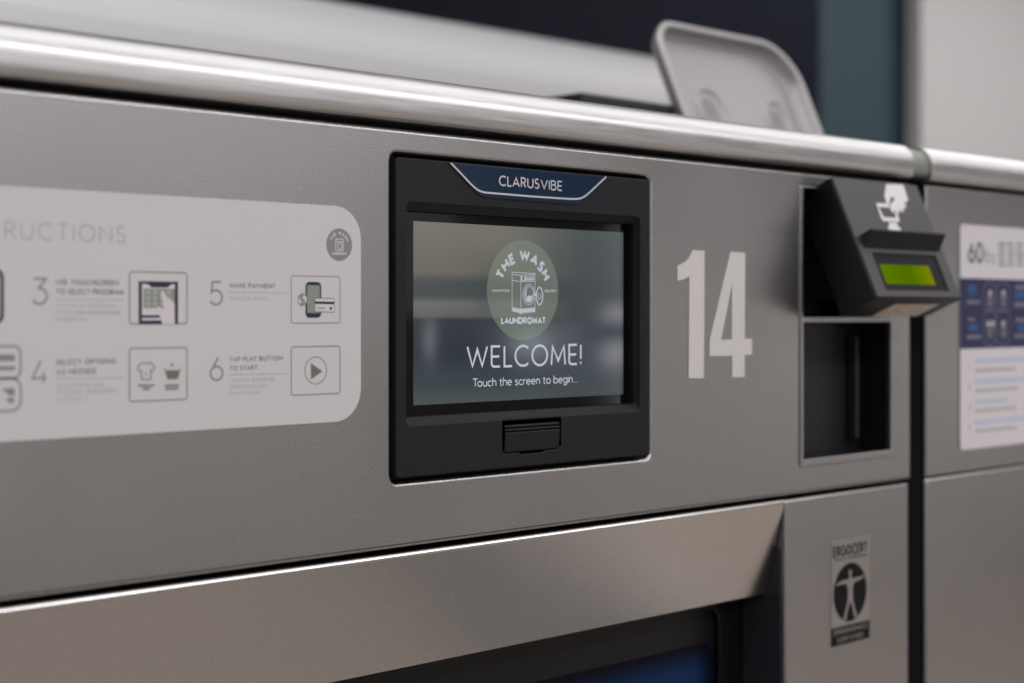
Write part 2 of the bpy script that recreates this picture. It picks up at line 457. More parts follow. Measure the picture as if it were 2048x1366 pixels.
# ------------------------------------------------------------------ stroke lettering (geometric sans)
def arc(cx, cy, rx, ry, a0, a1, n=14):
    return [(cx + rx * math.cos(math.radians(a0 + (a1 - a0) * k / n)), cy + ry * math.sin(math.radians(a0 + (a1 - a0) * k / n))) for k in range(n + 1)]
G = {
 'A': (.74, [[(0, 0), (.37, 1), (.74, 0)], [(.13, .30), (.61, .30)]]),
 'B': (.52, [[(0, 0), (0, 1), (.24, 1)] + arc(.24, .77, .22, .23, 90, -90) + [(0, .54)], [(.24, .54)] + arc(.26, .27, .26, .27, 90, -90) + [(0, 0)]]),
 'C': (.72, [arc(.44, .5, .44, .5, 50, 310, 22)]),
 'D': (.70, [[(0, 0), (0, 1), (.24, 1)] + arc(.24, .5, .46, .5, 90, -90, 18) + [(0, 0)]]),
 'E': (.46, [[(.46, 1), (0, 1), (0, 0), (.46, 0)], [(0, .52), (.40, .52)]]),
 'e_': (.46, [[(.46, 1), (0, 1), (0, .16)] + arc(.16, .16, .16, .16, 180, 270, 6) + [(.46, 0)], [(0, .50), (.42, .50)]]),
 'F': (.44, [[(.44, 1), (0, 1), (0, 0)], [(0, .52), (.38, .52)]]),
 'G': (.88, [arc(.48, .5, .48, .5, 48, 360, 24) + [(.56, .5)]]),
 'H': (.64, [[(0, 0), (0, 1)], [(.64, 0), (.64, 1)], [(0, .52), (.64, .52)]]),
 'I': (.0, [[(0, 0), (0, 1)]]),
 'J': (.30, [[(.3, 1), (.3, .22)] + arc(.1, .22, .2, .22, 0, -110, 8)]),
 'K': (.58, [[(0, 0), (0, 1)], [(.54, 1), (0, .46)], [(.2, .62), (.58, 0)]]),
 'L': (.42, [[(0, 1), (0, 0), (.42, 0)]]),
 'M': (.82, [[(0, 0), (.08, 1), (.41, .2), (.74, 1), (.82, 0)]]),
 'N': (.66, [[(0, 0), (0, 1), (.66, 0), (.66, 1)]]),
 'O': (.86, [arc(.43, .5, .43, .5, 0, 360, 32)]),
 'P': (.48, [[(0, 0), (0, 1), (.22, 1)] + arc(.22, .73, .26, .27, 90, -90) + [(0, .46)]]),
 'Q': (.96, [arc(.48, .5, .48, .5, 0, 360, 32), [(.62, .26), (.96, -.06)]]),
 'X': (.62, [[(0, 0), (.62, 1)], [(0, 1), (.62, 0)]]),
 'Z': (.56, [[(0, 1), (.56, 1), (0, 0), (.56, 0)]]),
 'R': (.52, [[(0, 0), (0, 1), (.22, 1)] + arc(.22, .74, .26, .26, 90, -90) + [(0, .48)], [(.2, .48), (.52, 0)]]),
 'S': (.46, [arc(.24, .755, .21, .245, 40, 230, 12) + arc(.22, .25, .24, .27, 62, -145, 14)]),
 'T': (.56, [[(0, 1), (.56, 1)], [(.28, 1), (.28, 0)]]),
 'U': (.62, [[(0, 1), (0, .31)] + arc(.31, .31, .31, .31, 180, 360, 14) + [(.62, 1)]]),
 'V': (.70, [[(0, 1), (.35, 0), (.70, 1)]]),
 'W': (1.06, [[(0, 1), (.27, 0), (.53, .86), (.79, 0), (1.06, 1)]]),
 'Y': (.64, [[(0, 1), (.32, .48), (.64, 1)], [(.32, .48), (.32, 0)]]),
 '!': (.0, [[(0, 1), (0, .27)], [(0, .11), (0, 0)]]),
 '&': (.56, [[(.56, 0), (.12, .62)] + arc(.26, .78, .17, .22, 215, -45, 12) + [(.10, .40)] + arc(.22, .22, .2, .22, 135, 350, 10) + [(.52, .42)]]),
 '.': (.10, [[(.05, .04), (.05, -.04)]]),
 '1': (.24, [[(0, .8), (.24, 1), (.24, 0)]]),
 '2': (.5, [arc(.25, .74, .25, .26, 165, -30, 12) + [(0, 0), (.5, 0)]]),
 '3': (.54, [[(.02, 1), (.50, 1), (.22, .62)] + arc(.25, .31, .29, .31, 85, -150, 18)]),
 '4': (.58, [[(.34, 1), (0, .22), (.58, .22)], [(.46, .46), (.46, 0)]]),
 '5': (.52, [[(.46, 1), (.10, 1), (.04, .54)] + arc(.24, .32, .28, .32, 118, -150, 18)]),
 '6': (.56, [[(.36, 1), (.05, .44)], arc(.28, .30, .28, .30, 0, 360, 24)]),
 '0': (.56, [arc(.28, .5, .28, .5, 0, 360, 28)]),
 '$': (.46, [arc(.24, .72, .2, .2, 40, 230, 10) + arc(.22, .28, .22, .24, 62, -145, 12), [(.23, 1.05), (.23, -.05)]]),
 'o': (.50, [arc(.25, .33, .25, .33, 0, 360, 26)]),
 'u': (.42, [[(0, .66), (0, .21)] + arc(.21, .21, .21, .21, 180, 360, 10) + [(.42, .66)], [(.42, .3), (.42, 0)]]),
 'c': (.42, [arc(.25, .33, .25, .33, 50, 310, 18)]),
 'h': (.40, [[(0, 0), (0, 1.04)], [(0, .44)] + arc(.20, .44, .20, .22, 180, 0, 12) + [(.40, 0)]]),
 'n': (.40, [[(0, 0), (0, .66)], [(0, .44)] + arc(.20, .44, .20, .22, 180, 0, 12) + [(.40, 0)]]),
 't': (.30, [[(.13, .88), (.13, .14)] + arc(.25, .14, .12, .14, 180, 270, 6) + [(.30, 0)], [(0, .66), (.30, .66)]]),
 'e': (.48, [[(.01, .35), (.47, .35)] + arc(.24, .33, .24, .33, 8, 312, 20)]),
 's': (.32, [arc(.17, .50, .14, .16, 40, 230, 10) + arc(.15, .17, .16, .18, 62, -145, 10)]),
 'r': (.24, [[(0, 0), (0, .66)], [(0, .38)] + arc(.2, .42, .2, .24, 180, 75, 8)]),
 'b': (.48, [[(0, 0), (0, 1.04)], arc(.24, .33, .24, .33, 0, 360, 24)]),
 'g': (.48, [arc(.24, .33, .24, .33, 0, 360, 24), [(.48, .66), (.48, -.06)] + arc(.24, -.06, .24, .22, 0, -150, 12)]),
 'i': (.0, [[(0, 0), (0, .66)], [(0, .84), (0, .95)]]),
 'l': (.0, [[(0, 0), (0, 1.04)]]),
}
KERN = {'To': -.13, 'LA': -.06, 'AT': -.08, 'LC': -.05, 'AY': -.1, 'LAY': 0, 'TA': -.08, 'AV': -.08, 'WA': -.05}
def glyphs(text, track=.20, space=.32):
    out = []; x = 0.0; prev = ''
    for ch in text:
        if ch == ' ':
            x += space; prev = ''; continue
        w, st = G['e_' if ch == '\u0190' else ch]
        x += KERN.get(prev + ch, 0.0) if out else 0.0
        prev = ch
        out.append((x, w, st)); x += w + track
    return out, x - track
def text_lines(text, x0, z0, h, weight, x1=None, track=.20, space=.32, narrow=1.0):
    """strokes of a line of text: baseline start (x0,z0), cap height h, stroke weight as a share of h; stretched to end at x1"""
    gl, total = glyphs(text, track, space)
    k = h * narrow
    if x1 is not None:
        k = (x1 - x0 - weight * h) / max(total, 1e-6)
    out = []
    for gx, w, st in gl:
        for s in st:
            out.append([(x0 + weight * h / 2 + (gx + a) * k, z0 + weight * h / 2 + b * h * (1 - weight)) for a, b in s])
    return out

# ------------------------------------------------------------------ the room around
MX0, MX1 = X(-500), X(1822)
NX0 = X(1852)
NX1 = NX0 + 0.75
def wall(name, m, x0, x1, y0, y1, z0, z1, label):
    o = link(name, bm_mesh(box(x0, x1, y0, y1, z0, z1), name), m)
    structure(o); o['label'] = label
    return o
wall('floor', 'floor', -5, 12.4, -6, 6, -0.1, 0, 'tan floor')
wall('ceiling', 'ceiling', -5, 12.4, -6, 6, 3.0, 3.1, 'white ceiling')
wall('wall', 'wall_pale', -5, 3.3, -4.7, -4.6, 1.30, 3.0, 'pale upper wall across the aisle')
wall('wall', 'wall_grey', 3.3, 5.2, -4.7, -4.6, 1.30, 3.0, 'grey upper wall across the aisle')
wall('wall', 'wall_brown', 5.2, 12.4, -4.7, -4.6, 1.30, 3.0, 'brown upper wall across the aisle')
wall('floor', 'mat', 1.45, 1.96, -2.6, -.5, .0, .012, 'added grey floor patch')  # added to put a grey dip into the door surround's reflection
wall('floor', 'added_floor_pale', 2.0, 2.16, -4.5, -.1, .0, .006, 'added pale floor patch')  # added as a bright streak for the door surround to reflect
wall('floor', 'added_floor_light', 2.16, 5.0, -4.5, -.1, .0, .004, 'added light floor patch')  # added, brightens the right end of the surround's reflection
wall('wall', 'wall_grey', -5, 12.4, -4.7, -4.55, 0.0, 1.30, 'grey lower wall across the aisle')
wall('wall', 'wall_grey', 12.2, 12.3, -4.6, 5.0, 0, 3.0, 'grey end wall')
YN, YT, YPL = 2.40, 2.45, 2.36
wall('wall', 'wall_navy', -5, X(1640, YN), YN, YN + .1, 0, 3.0, 'dark navy wall behind the washers')
wall('wall', 'wall_teal', X(1600, YT), X(1900, YT), YT, YT + .1, 0, 3.0, 'dark teal wall beside the pale column')
wall('wall', 'wall_pale', X(1842, YPL), 12.2, YPL, YPL + .06, 0, 3.0, 'pale wall at the far right')
# pale metal bulkhead behind the washers
YB = 0.95
zb = Zc(1010, 50, YB + .05)
prof = [(YB, 0.9), (YB, zb - .10)] + [(YB + .10 - .10 * math.cos(math.radians(a)), zb - .10 + .10 * math.sin(math.radians(a))) for a in range(10, 91, 10)] + [(YB + .4, zb), (YB + .4, .9)]
t = thing('metal_bulkhead', 'pale grey metal bulkhead running behind the washing machine rail', 'bulkhead', (0, YB, .9))
link('casing', bm_mesh(prism(prof, X(-700, YB), X(1480, YB)), 'casing'), 'bulkhead', t)

# ------------------------------------------------------------------ washing machine number 14
ROW = 'steel washing machines standing side by side'
wm = thing('washing_machine', 'steel washing machine numbered 14 with lit touchscreen and raised dispenser lid', 'washing machine', ((MX0 + MX1) / 2, 0.4, 0), ROW)

Z_TOP = Zc(0, 171)                      # upper edge of the fascia
Z_SEAM = Zc(0, 1205)                    # lower edge of the fascia
# openings
cu_x0, cu_x1 = X(783), X(1300)
cu_z0, cu_z1 = Zc(790, 966), Zc(790, 306)
pl_x0, pl_x1 = X(1599), X(1793)
pl_z1, pl_z0 = Zc(1600, 371), Zc(1600, 934)
ho_x0, ho_x1 = X(1605.5), X(1780)
lo_z0, lo_z1 = Zc(1605, 919), Zc(1605, 645)
up_z0, up_z1 = Zc(1605, 633), Zc(1605, 377)
fascia = plate([rrect(MX0, MX1, Z_SEAM, Z_TOP, .0015, 3), rrect(cu_x0, cu_x1, cu_z0, cu_z1, .0035, 6),
                rrect(pl_x0 + .001, pl_x1 - .003, pl_z0 + .001, pl_z1 - .001, .0005, 2)], 0.0, .012, .0022, 4)
link('front_panel', bm_mesh(fascia, 'front_panel'), 'steel', wm)
mp = plate([rrect(pl_x0, pl_x1, pl_z0, pl_z1, .0012, 3), rrect(ho_x0, ho_x1, lo_z0, lo_z1, .001, 3), rrect(ho_x0, ho_x1, up_z0, up_z1, .001, 3)], -.0009, .004, .0006, 2)
link('reader_plate', bm_mesh(mp, 'reader_plate'), 'steel', wm)
# dark pockets behind the two openings
def pocket(x0, x1, z0, z1, y0, y1):
    bm = bmesh.new()
    f = [bm.verts.new(v) for v in ((x0, y0, z0), (x1, y0, z0), (x1, y0, z1), (x0, y0, z1))]
    b = [bm.verts.new(v) for v in ((x0, y1, z0), (x1, y1, z0), (x1, y1, z1), (x0, y1, z1))]
    for i in range(4):
        bm.faces.new((f[i], f[(i + 1) % 4], b[(i + 1) % 4], b[i]))
    bm.faces.new(b)
    return bm
py_ = depth_at(1717, ho_x1)
pk = join([pocket(ho_x0 - .001, ho_x1 + .001, lo_z0 - .001, lo_z1 + .001, .0032, py_), pocket(ho_x0 - .001, ho_x1 + .001, up_z0 - .001, up_z1 + .001, .0032, .03)])
pko = link('reader_pocket', bm_mesh(pk, 'reader_pocket'), 'pocket', wm)
rz0, rz1 = Zc(1711, 876, py_ - .006), Zc(1711, 672, py_ - .006)
rx = X(1711, py_ - .006)
link('slide_strip', bm_mesh(box(rx - .002, rx + .002, py_ - .008, py_ - .0005, rz0, rz1, .001), 'slide_strip'), 'strip', pko)

# bullnose rail along the top
Z_RB = Zc(0, 150, -.006); Z_RT = Zc(1804, 291, .004) + .0006
RY = -.006; RR = .0140
def rail_profile(g=0.0):
    pr = [(RY + .004 + g, Z_RB + g), (RY + .0022 + g, Z_RB + .0003 + g), (RY + .0008 + g, Z_RB + .0012 + g), (RY + .0001 + g, Z_RB + .003 + g), (RY + g, Z_RB + .006)]
    for a in range(0, 91, 6):
        r = math.radians(a)
        pr.append((RY + RR - RR * math.cos(r) + g, Z_RT - g - RR + RR * math.sin(r)))
    return pr + [(.20, Z_RT - g), (.20, Z_RT - .002 - g), (.03, Z_RT - .003 - g), (.02, Z_RB + g)]
def smooth_prism(pr, x0, x1):
    bm = prism(pr, x0, x1)
    caps = [f for f in bm.faces if len(f.verts) > 4]
    bmesh.ops.split_edges(bm, edges=list({e for f in caps for e in f.edges}))
    me = bpy.data.meshes.new('rail')
    bm.to_mesh(me); bm.free()
    for f in me.polygons: f.use_smooth = len(f.vertices) == 4
    return me
RX1, RX2 = X(1828, RY), X(1864, RY)
top_rail = link('top_rail', smooth_prism(rail_profile(), MX0, RX1), 'rail', wm)
link('joint_strip', smooth_prism(rail_profile(.0018), RX1 + .0002, RX2 - .0002), 'seal', wm)
# dark body behind the front, with added filler boxes blocking light in the seams
link('cabinet', bm_mesh(join([box(MX0, MX1 - .03, .10, .9, .05, Z_RB + .012), box(MX0, ho_x0 - .02, .0135, .10, Z_SEAM, Z_RB + .012), box(ho_x1 + .006, MX1 - .012, .0135, .10, Z_SEAM, Z_RB + .012), box(ho_x0 - .02, ho_x1 + .006, .0135, .10, up_z1 + .004, Z_RB + .0119), box(ho_x0 - .02, ho_x1 + .006, .0135, .10, Z_SEAM + .0001, lo_z0 - .004)]), 'cabinet'), 'dark', wm)

# number 14
def zpx(pts, ox, oy, s):
    return [(ox + a / s, oy + b / s) for a, b in pts]
one = zpx([(358, 97), (350, 1259), (211, 1259), (218, 325), (196, 343), (170, 356), (140, 365), (108, 370), (112, 230), (140, 222), (170, 207), (198, 183), (222, 150), (250, 92)], 1330, 480, 4.555)
four = zpx([(595, 108), (728, 115), (722, 900), (790, 899), (788, 1045), (722, 1049), (722, 1248), (607, 1250), (607, 1054), (402, 1057), (402, 915)], 1330, 480, 4.555)
four_h = zpx([(608, 395), (607, 906), (508, 910)], 1330, 480, 4.555)
Pm = lambda l, y=0.0: [P(a, b, y) for a, b in l]
link('number_decal', bm_mesh(join([plate([Pm(one)], -.0003, .0003), plate([Pm(four), Pm(four_h)], -.0003, .0003)]), 'number_decal'), 'white_vinyl', wm)

# ---- control unit
YBZ = -.0022                            # face of the bezel
bx0, bx1 = X(791.5, YBZ), X(1298.5, YBZ)
bz1, bz0 = Zc(792, 313.5, YBZ), Zc(792, 957, YBZ)
ro_x0, ro_x1 = X(813.5, YBZ), X(1280, YBZ)
ro_z1, ro_z0 = Zc(814, 404.5, YBZ), Zc(822, 851, YBZ)
po_x0, po_x1 = X(1006.5, YBZ), X(1120.5, YBZ)
po_z1, po_z0 = Zc(1007, 841.5, YBZ), Zc(1007, 907.5, YBZ)
no_x0, no_x1 = X(1040.5, YBZ), X(1088, YBZ)
no_z0 = Zc(1041, 908.5, YBZ)
port_hole = [(po_x0, po_z1), (po_x0, po_z0 + .002), (po_x0 + .0006, po_z0 + .0006), (po_x0 + .002, po_z0), (no_x0, po_z0), (no_x0, no_z0), (no_x1, no_z0), (no_x1, po_z0), (po_x1 - .002, po_z0), (po_x1 - .0006, po_z0 + .0006), (po_x1, po_z0 + .002), (po_x1, po_z1)]
bez = [plate([rrect(bx0, bx1, bz0, bz1, .003, 6), rrect(ro_x0, ro_x1, ro_z0, ro_z1, .0028, 6), port_hole], YBZ, .003, .0007, 3)]
CH = .0037                              # chamfer and well round the glass
YG = YBZ + CH + .0040
outer = rrect(ro_x0 - .0003, ro_x1 + .0003, ro_z0 - .0003, ro_z1 + .0003, .0030, 6); inner = rrect(ro_x0 + CH * .55, ro_x1 - .0017, ro_z0 + CH, ro_z1 - CH, .0010, 6)
bm = bmesh.new()
ra = [bm.verts.new((a, YBZ + .0004, b)) for a, b in outer]
rb = [bm.verts.new((a, YBZ + CH, b)) for a, b in inner]
rc = [bm.verts.new((a, YG + .0002, b)) for a, b in inner]
for r1, r2 in ((ra, rb), (rb, rc)):
    for i in range(len(r1)):
        j = (i + 1) % len(r1)
        bm.faces.new((r1[i], r1[j], r2[j], r2[i]))
bez.append(bm)
bez.append(box(cu_x0 + .0006, cu_x1 - .0006, YG + .001, .010, cu_z0 + .0006, cu_z1 - .0006))
bez.append(plate([rrect(bx0 + .0006, bx1 - .0006, bz0 + .0006, bz1 - .0006, .003, 4), rrect(ro_x0 - .001, ro_x1 + .001, ro_z0 - .001, ro_z1 + .001, .003, 4), rrect(po_x0 - .0004, po_x1 + .0004, no_z0 - .0004, po_z1 + .0003, .001, 3)], YBZ + .003, YG - YBZ - .002))
cu = link('control_unit', bm_mesh(join(bez), 'control_unit'), 'plastic', wm)
# screen
dx0, dx1 = X(826.5, YG), X(1246, YG)
dz1, dz0 = Zc(826.5, 442, YG), Zc(827, 810.8, YG)
link('screen_glass', bm_mesh(box(inner[-1][0] + .0001, ro_x1 - .0018, YG, YG + .0008, ro_z0 + CH + .0001, ro_z1 - CH - .0001), 'screen_glass'), 'glass', cu)
link('display', bm_mesh(plate([rrect(dx0, dx1, dz0, dz1)], YG - .00012, .0001), 'display'), 'display', cu)
fs = flatmap(YG - .00016)
PG = lambda l: [P(a, b, YG) for a, b in l]
# text on the screen: measured left/right/baseline/height in photo pixels
def line_px(text, xl, xr, base, cap, weight, y, **k):
    x0, z0 = P(xl, base, y); x1 = X(xr, y)
    h = Zc(xl, base - cap, y) - z0
    global CLIP
    CLIP = (z0 - .26 * h, z0 + 1.04 * h) if any(c in 'gQ' for c in text) else (z0, z0 + h * (1.04 if any(c in 'hbl' for c in text) else 1.0))
    return text_lines(text, x0, z0, h, weight, x1, **k), weight * h
CLIP = None
ln, w = line_px('W\u0190LCOM\u0190!', 932.5, 1162.5, 737.5, 46, .105, YG, track=.24)
link('welcome_lettering', bm_mesh(ribbon(ln, w, fs, .00005, clip=CLIP), 'welcome_lettering'), 'text_screen', cu)
ln, w = line_px('Touch the screen to begin...', 944.5, 1155.5, 774.5, 17.5, .125, YG, track=.15, space=.30)
link('prompt_lettering', bm_mesh(ribbon(ln, w, fs, .00005, clip=CLIP), 'prompt_lettering'), 'text_screen', cu)
# round logo
lc = P(1046.5, 580.6, YG)
lr = (Zc(1046, 480.4, YG) - Zc(1046, 680.8, YG)) / 2
link('logo_disc', bm_mesh(shape([ellipse(lc[0], lc[1], lr, lr)], fs, 0), 'logo_disc'), 'disc_screen', cu)
def arch_text(text, cx, cz, r, a0, a1, h, weight, f, lift):
    gl, total = glyphs(text, .36, .42)
    k = h * 1.0
    out = []
    for gx, w, st in gl:
        a = math.radians(a0 + (a1 - a0) * (gx + w / 2) / total)
        ca, sa = math.cos(a), math.sin(a)
        g = lambda p, b, l, ca=ca, sa=sa: f(cx + ca * (r + b) + sa * p, cz + sa * (r + b) - ca * p, l)
        lines = [[((p - w / 2) * k, weight * h / 2 + b * h * (1 - weight)) for p, b in q] for q in st]
        out.append(ribbon(lines, weight * h, g, lift, clip=(0, h)))
    return join(out)
bms = [arch_text('THE WASH', lc[0], lc[1] - .02 * lr, .60 * lr, 158, 22, .225 * lr, .25, fs, .00006)]
ln, w = line_px('LAUNDROMAT', 1001.5, 1091, 648.5, 14.6, .27, YG, track=.33)
bms.append(ribbon(ln, w, fs, .00006, clip=CLIP))
ln, w = line_px('WASH & FOLD', 983, 1018.5, 583.7, 5.4, .19, YG, track=.28)
bms.append(ribbon(ln, w, fs, .00006, clip=CLIP))
ln, w = line_px('DELIVERY', 1089, 1112, 584.3, 5.4, .19, YG, track=.28)
bms.append(ribbon(ln, w, fs, .00006, clip=CLIP))
link('logo_lettering', bm_mesh(join(bms), 'logo_lettering'), 'logo_text', cu)
# little washer drawing inside the logo
z5 = lambda l: PG(zpx(l, 960, 470, 5.941))
dl = [[(378, 445), (378, 900)], [(372, 442), (655, 458)], [(378, 470), (480, 478), (650, 472)], [(380, 538), (480, 555), (650, 552)], [(482, 475), (482, 935)], [(650, 460), (650, 915)],
      [(380, 862), (482, 880), (650, 862)], [(384, 890), (482, 912), (648, 892)], [(390, 905), (482, 930), (640, 912)]]
bms = [ribbon([z5(l) for l in dl], .00034, fs, .00006)]
bms.append(shape([z5([(382, 868), (482, 886), (650, 868), (650, 905), (482, 925), (382, 896)])], fs, .00004))
bms.append(shape([z5([(484, 490), (640, 484), (640, 538), (484, 545)])], fs, .00004))
def ring(cx, cz, rx, rz, n=40):
    return [(cx + rx * math.cos(2 * math.pi * k / n), cz + rz * math.sin(2 * math.pi * k / n)) for k in range(n)] + [(cx + rx, cz)]
bms.append(ribbon([z5(ring(578, 706, 72, 120)), z5(ring(578, 706, 56, 94))], .00038, fs, .00006))
bms.append(shape([z5([(560, 620), (540, 660), (532, 710), (540, 760), (560, 790), (548, 740), (546, 690), (556, 645)]), z5([(545, 770), (560, 730), (585, 715), (600, 730), (622, 700), (620, 750), (600, 785), (570, 795)])], fs, .00007))
bms.append(ribbon([z5(ring(705, 725, 38, 102))], .00075, fs, .00006))
bms.append(ribbon([z5([(690, 690), (684, 740), (705, 765), (722, 740), (715, 690)])], .0004, fs, .00006))
bms.append(shape([z5([(640, 690), (668, 690), (660, 725), (640, 720)]), z5([(384, 896), (394, 898), (394, 912), (384, 910)]), z5([(476, 925), (490, 925), (490, 945), (476, 945)]), z5([(636, 905), (650, 902), (650, 918), (636, 920)])], fs, .00006))
link('logo_drawing', bm_mesh(join(bms), 'logo_drawing'), 'logo_text', cu)
bms = [shape([z5(ring(512, 512, 14, 24)[:-1]), z5([(540, 492), (634, 490), (634, 503), (540, 504)]), z5([(540, 518), (634, 514), (634, 522), (540, 526)])], fs, .00008)]
link('logo_controls', bm_mesh(join(bms), 'logo_controls'), glow('dim sage', '#5c6863'), cu)
# badge
zb_ = lambda l: [P(a, b, YBZ) for a, b in zpx(l, 880, 310, 5.851)]
line = [(116, 92), (250, 232), (330, 318), (385, 372), (430, 408), (475, 430), (520, 440), (700, 455), (1100, 488), (1500, 514), (1590, 516), (1640, 507), (1685, 485), (1730, 448), (1800, 383), (1935, 256)]
obadge = [(92, 92), (225, 235), (310, 328), (375, 395), (420, 440), (470, 478), (520, 495), (700, 512), (1100, 545), (1500, 574), (1600, 576), (1660, 565), (1710, 540), (1760, 490), (1890, 360), (1962, 262)]
bd = link('badge', bm_mesh(plate([zb_(obadge)], YBZ - .0006, .0007, .0002, 2), 'badge'), 'badge', cu)
fb = flatmap(YBZ - .00065)
link('badge_outline', bm_mesh(ribbon([zb_(line)], .00095, fb, .00002), 'badge_outline'), 'silver', cu)
ln, w = line_px('CLARUS', 997.6, 1078.5, 371.8, 21.5, .145, YBZ - .0006, track=.235)
ln = [[(a, b) for a, b in s] for s in ln]
link('badge_lettering', bm_mesh(ribbon(ln, w, fb, .00003, clip=CLIP), 'badge_lettering'), 'silver', cu)
ln, w = line_px('VIB\u0190', 1081.2, 1124.5, 379.2 - .2, 20.6, .135, YBZ - .0006, track=.235)
link('badge_lettering', bm_mesh(ribbon(ln, w, fb, .00003, clip=CLIP), 'badge_lettering'), mat('pale blue print badge', (.55, .60, .66), .4), cu)
# service port cover
c0, c1 = X(1008.5, YBZ), X(1117.5, YBZ)
ct, cb = Zc(1008, 850.5, YBZ), Zc(1008, 905.5, YBZ)
hgt = ct - cb
pr = [(YBZ + .0030, ct + .0002), (YBZ + .0004, ct + .0002), (YBZ - .0006, ct - .0005), (YBZ - .0007, ct - .0013), (YBZ + .0004, ct - .0017), (YBZ - .0008, ct - .0024), (YBZ - .0009, ct - .0031), (YBZ + .0003, ct - .0035), (YBZ - .0010, ct - .0042),
      (YBZ - .0010, ct - .0050), (YBZ - .0002, cb + .0006), (YBZ + .0002, cb), (YBZ + .003, cb)]
link('port_cover', bm_mesh(prism(pr, c0, c1, .0002, 1), 'port_cover'), 'plastic', cu)

# ---- door surround, door and service panel
GAP = .0022
ZS = Z_SEAM - GAP
sx1 = X(1568.5)
y_bv = depth_at(1533, sx1)
z_bv = Zc(1533, 1186, y_bv)
y_dr = depth_at(1488, sx1)
ro = .0022
pr = [(.03, ZS), (.004, ZS), (ro, ZS)] 
for a in range(15, 76, 15):
    r = math.radians(a); pr.append((ro - ro * math.sin(r), ZS - ro + ro * math.cos(r)))
pr += [(0.0002, ZS - ro * 1.2), (y_bv, z_bv), (y_bv + .002, z_bv + .0004), (y_dr + .01, z_bv + .0004), (y_dr + .01, ZS - .004), (.03, ZS - .004)]
me = bm_mesh(prism(pr, MX0, sx1), 'door_surround')
link('door_surround', me, 'bevel_steel', wm)
spx0, spx1 = X(1570.5), X(1818)
link('service_panel', bm_mesh(join([plate([rrect(spx0, spx1, .12, ZS - .0004, .002, 3)], 0.0, .012, .0022, 4)]), 'service_panel'), 'steel', wm)
link('recess_side', bm_mesh(box(sx1 + .0003, spx0 + .004, .0035, y_dr + .02, .12, z_bv + .03), 'recess_side'), 'door_side', wm)
dfx = X(1489, y_dr); dgx = X(1439, y_dr)
gz = Zc(1400, 1288, y_dr + .004)
dr = link('door', bm_mesh(plate([rrect(MX0, sx1 - .0005, .25, z_bv + .002), rrect(MX0 + .05, dgx, .30, z_bv - .008, .01, 5)], y_dr, .03, .001, 2), 'door'), 'door_frame', wm)
dg = link('door_glass', bm_mesh(plate([rrect(MX0 + .048, dgx + .001, .29, z_bv - .006)], y_dr + .004, .004), 'door_glass'), 'door_frame', dr)
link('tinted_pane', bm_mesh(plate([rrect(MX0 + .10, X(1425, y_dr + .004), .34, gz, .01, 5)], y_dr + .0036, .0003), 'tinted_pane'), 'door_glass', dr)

# ---- open dispenser lid on the top
LY0 = .215                                # hinge side depth
e1 = Vector((1, 0, 0)); lean = math.radians(24)
e2 = Vector((0, math.sin(lean), math.cos(lean)))
nn = Vector((0, -math.cos(lean), math.sin(lean)))
lo = at(1480, 262, LY0); lo.x = 0
def LP(px, py):
    p = on_plane(px, py, lo, nn) - lo
    return (p.dot(e1), p.dot(e2))
tl = LP(1345, 50); tr = LP(1580, 95); br = LP(1645, 262); bl = LP(1353, 222)
lx0 = LP(1312, 110)[0] + .006; lx1 = LP(1636, 215)[0] - .013; lz1 = LP(1440, 66)[1]
lz0 = -.10
rc_ = .030
lidf = planemap(lo, e1, e2, nn)
def loopmesh(loops_lifts):
    bm = bmesh.new()
    rings = [[bm.verts.new(lidf(a, b, l)) for a, b in lp] for lp, l in loops_lifts]
    for r1, r2 in zip(rings, rings[1:]):
        for i in range(len(r1)):
            j = (i + 1) % len(r1)
            bm.faces.new((r1[i], r1[j], r2[j], r2[i]))
    bm.faces.new(rings[0]); bm.faces.new(rings[-1])
    return bm
def rr(d, r):
    out = []
    for cx, cz, q, a0 in ((lx1 - d, lz0 + d, r, -90), (lx1 - d, lz1 - d, r + .014, 0), (lx0 + d, lz1 - d, r - .003, 90), (lx0 + d, lz0 + d, r, 180)):
        mx = cx - q if cx > (lx0 + lx1) / 2 else cx + q
        mz = cz - q if cz > (lz0 + lz1) / 2 else cz + q
        out += [(mx + q * math.cos(math.radians(a0 + 9 * k)), mz + q * math.sin(math.radians(a0 + 9 * k))) for k in range(11)]
    return out
lid = loopmesh([(rr(.008, rc_ - .004), -.0112), (rr(.003, rc_), -.0085), (rr(.0005, rc_), -.002), (rr(0, rc_), .0022), (rr(.0012, rc_ - .001), .0036), (rr(.0052, rc_ - .005), .0038), (rr(.0064, rc_ - .006), .0030), (rr(.007, rc_ - .007), .0012), (rr(.0082, rc_ - .008), -.0088), (rr(.013, rc_ - .011), -.0100)])
ld = link('dispenser_lid', bm_mesh(lid, 'dispenser_lid'), 'lid_steel', wm, smooth=True)
def emboss(px, py, r):
    c = LP(px, py)
    bm = join([])
    N_ = 40; prof_ = ((r * 1.20, -.0101), (r * 1.08, -.0076), (r * .96, -.0101))
    rings = [[bm.verts.new(lidf(c[0] + q * math.cos(2 * math.pi * k / N_), c[1] + q * math.sin(2 * math.pi * k / N_), l + .0001)) for k in range(N_)] for q, l in prof_]
    for r1, r2 in zip(rings, rings[1:]):
        for i in range(N_):
            j = (i + 1) % N_
            bm.faces.new((r1[i], r1[j], r2[j], r2[i]))
    bars = []
    for dx in (-.42, 0, .42):
        hh = r * (.55 if dx else .7)
        b = ribbon([[(c[0] + dx * r, c[1] - hh), (c[0] + dx * r * .7, c[1] + hh)]], r * .16, lidf, -.0088)
        bars.append(b)
    return join([bm] + bars)
link('embossed_mark', bm_mesh(emboss(1440, 205, .0165), 'embossed_mark'), 'lid_steel', ld, smooth=True)
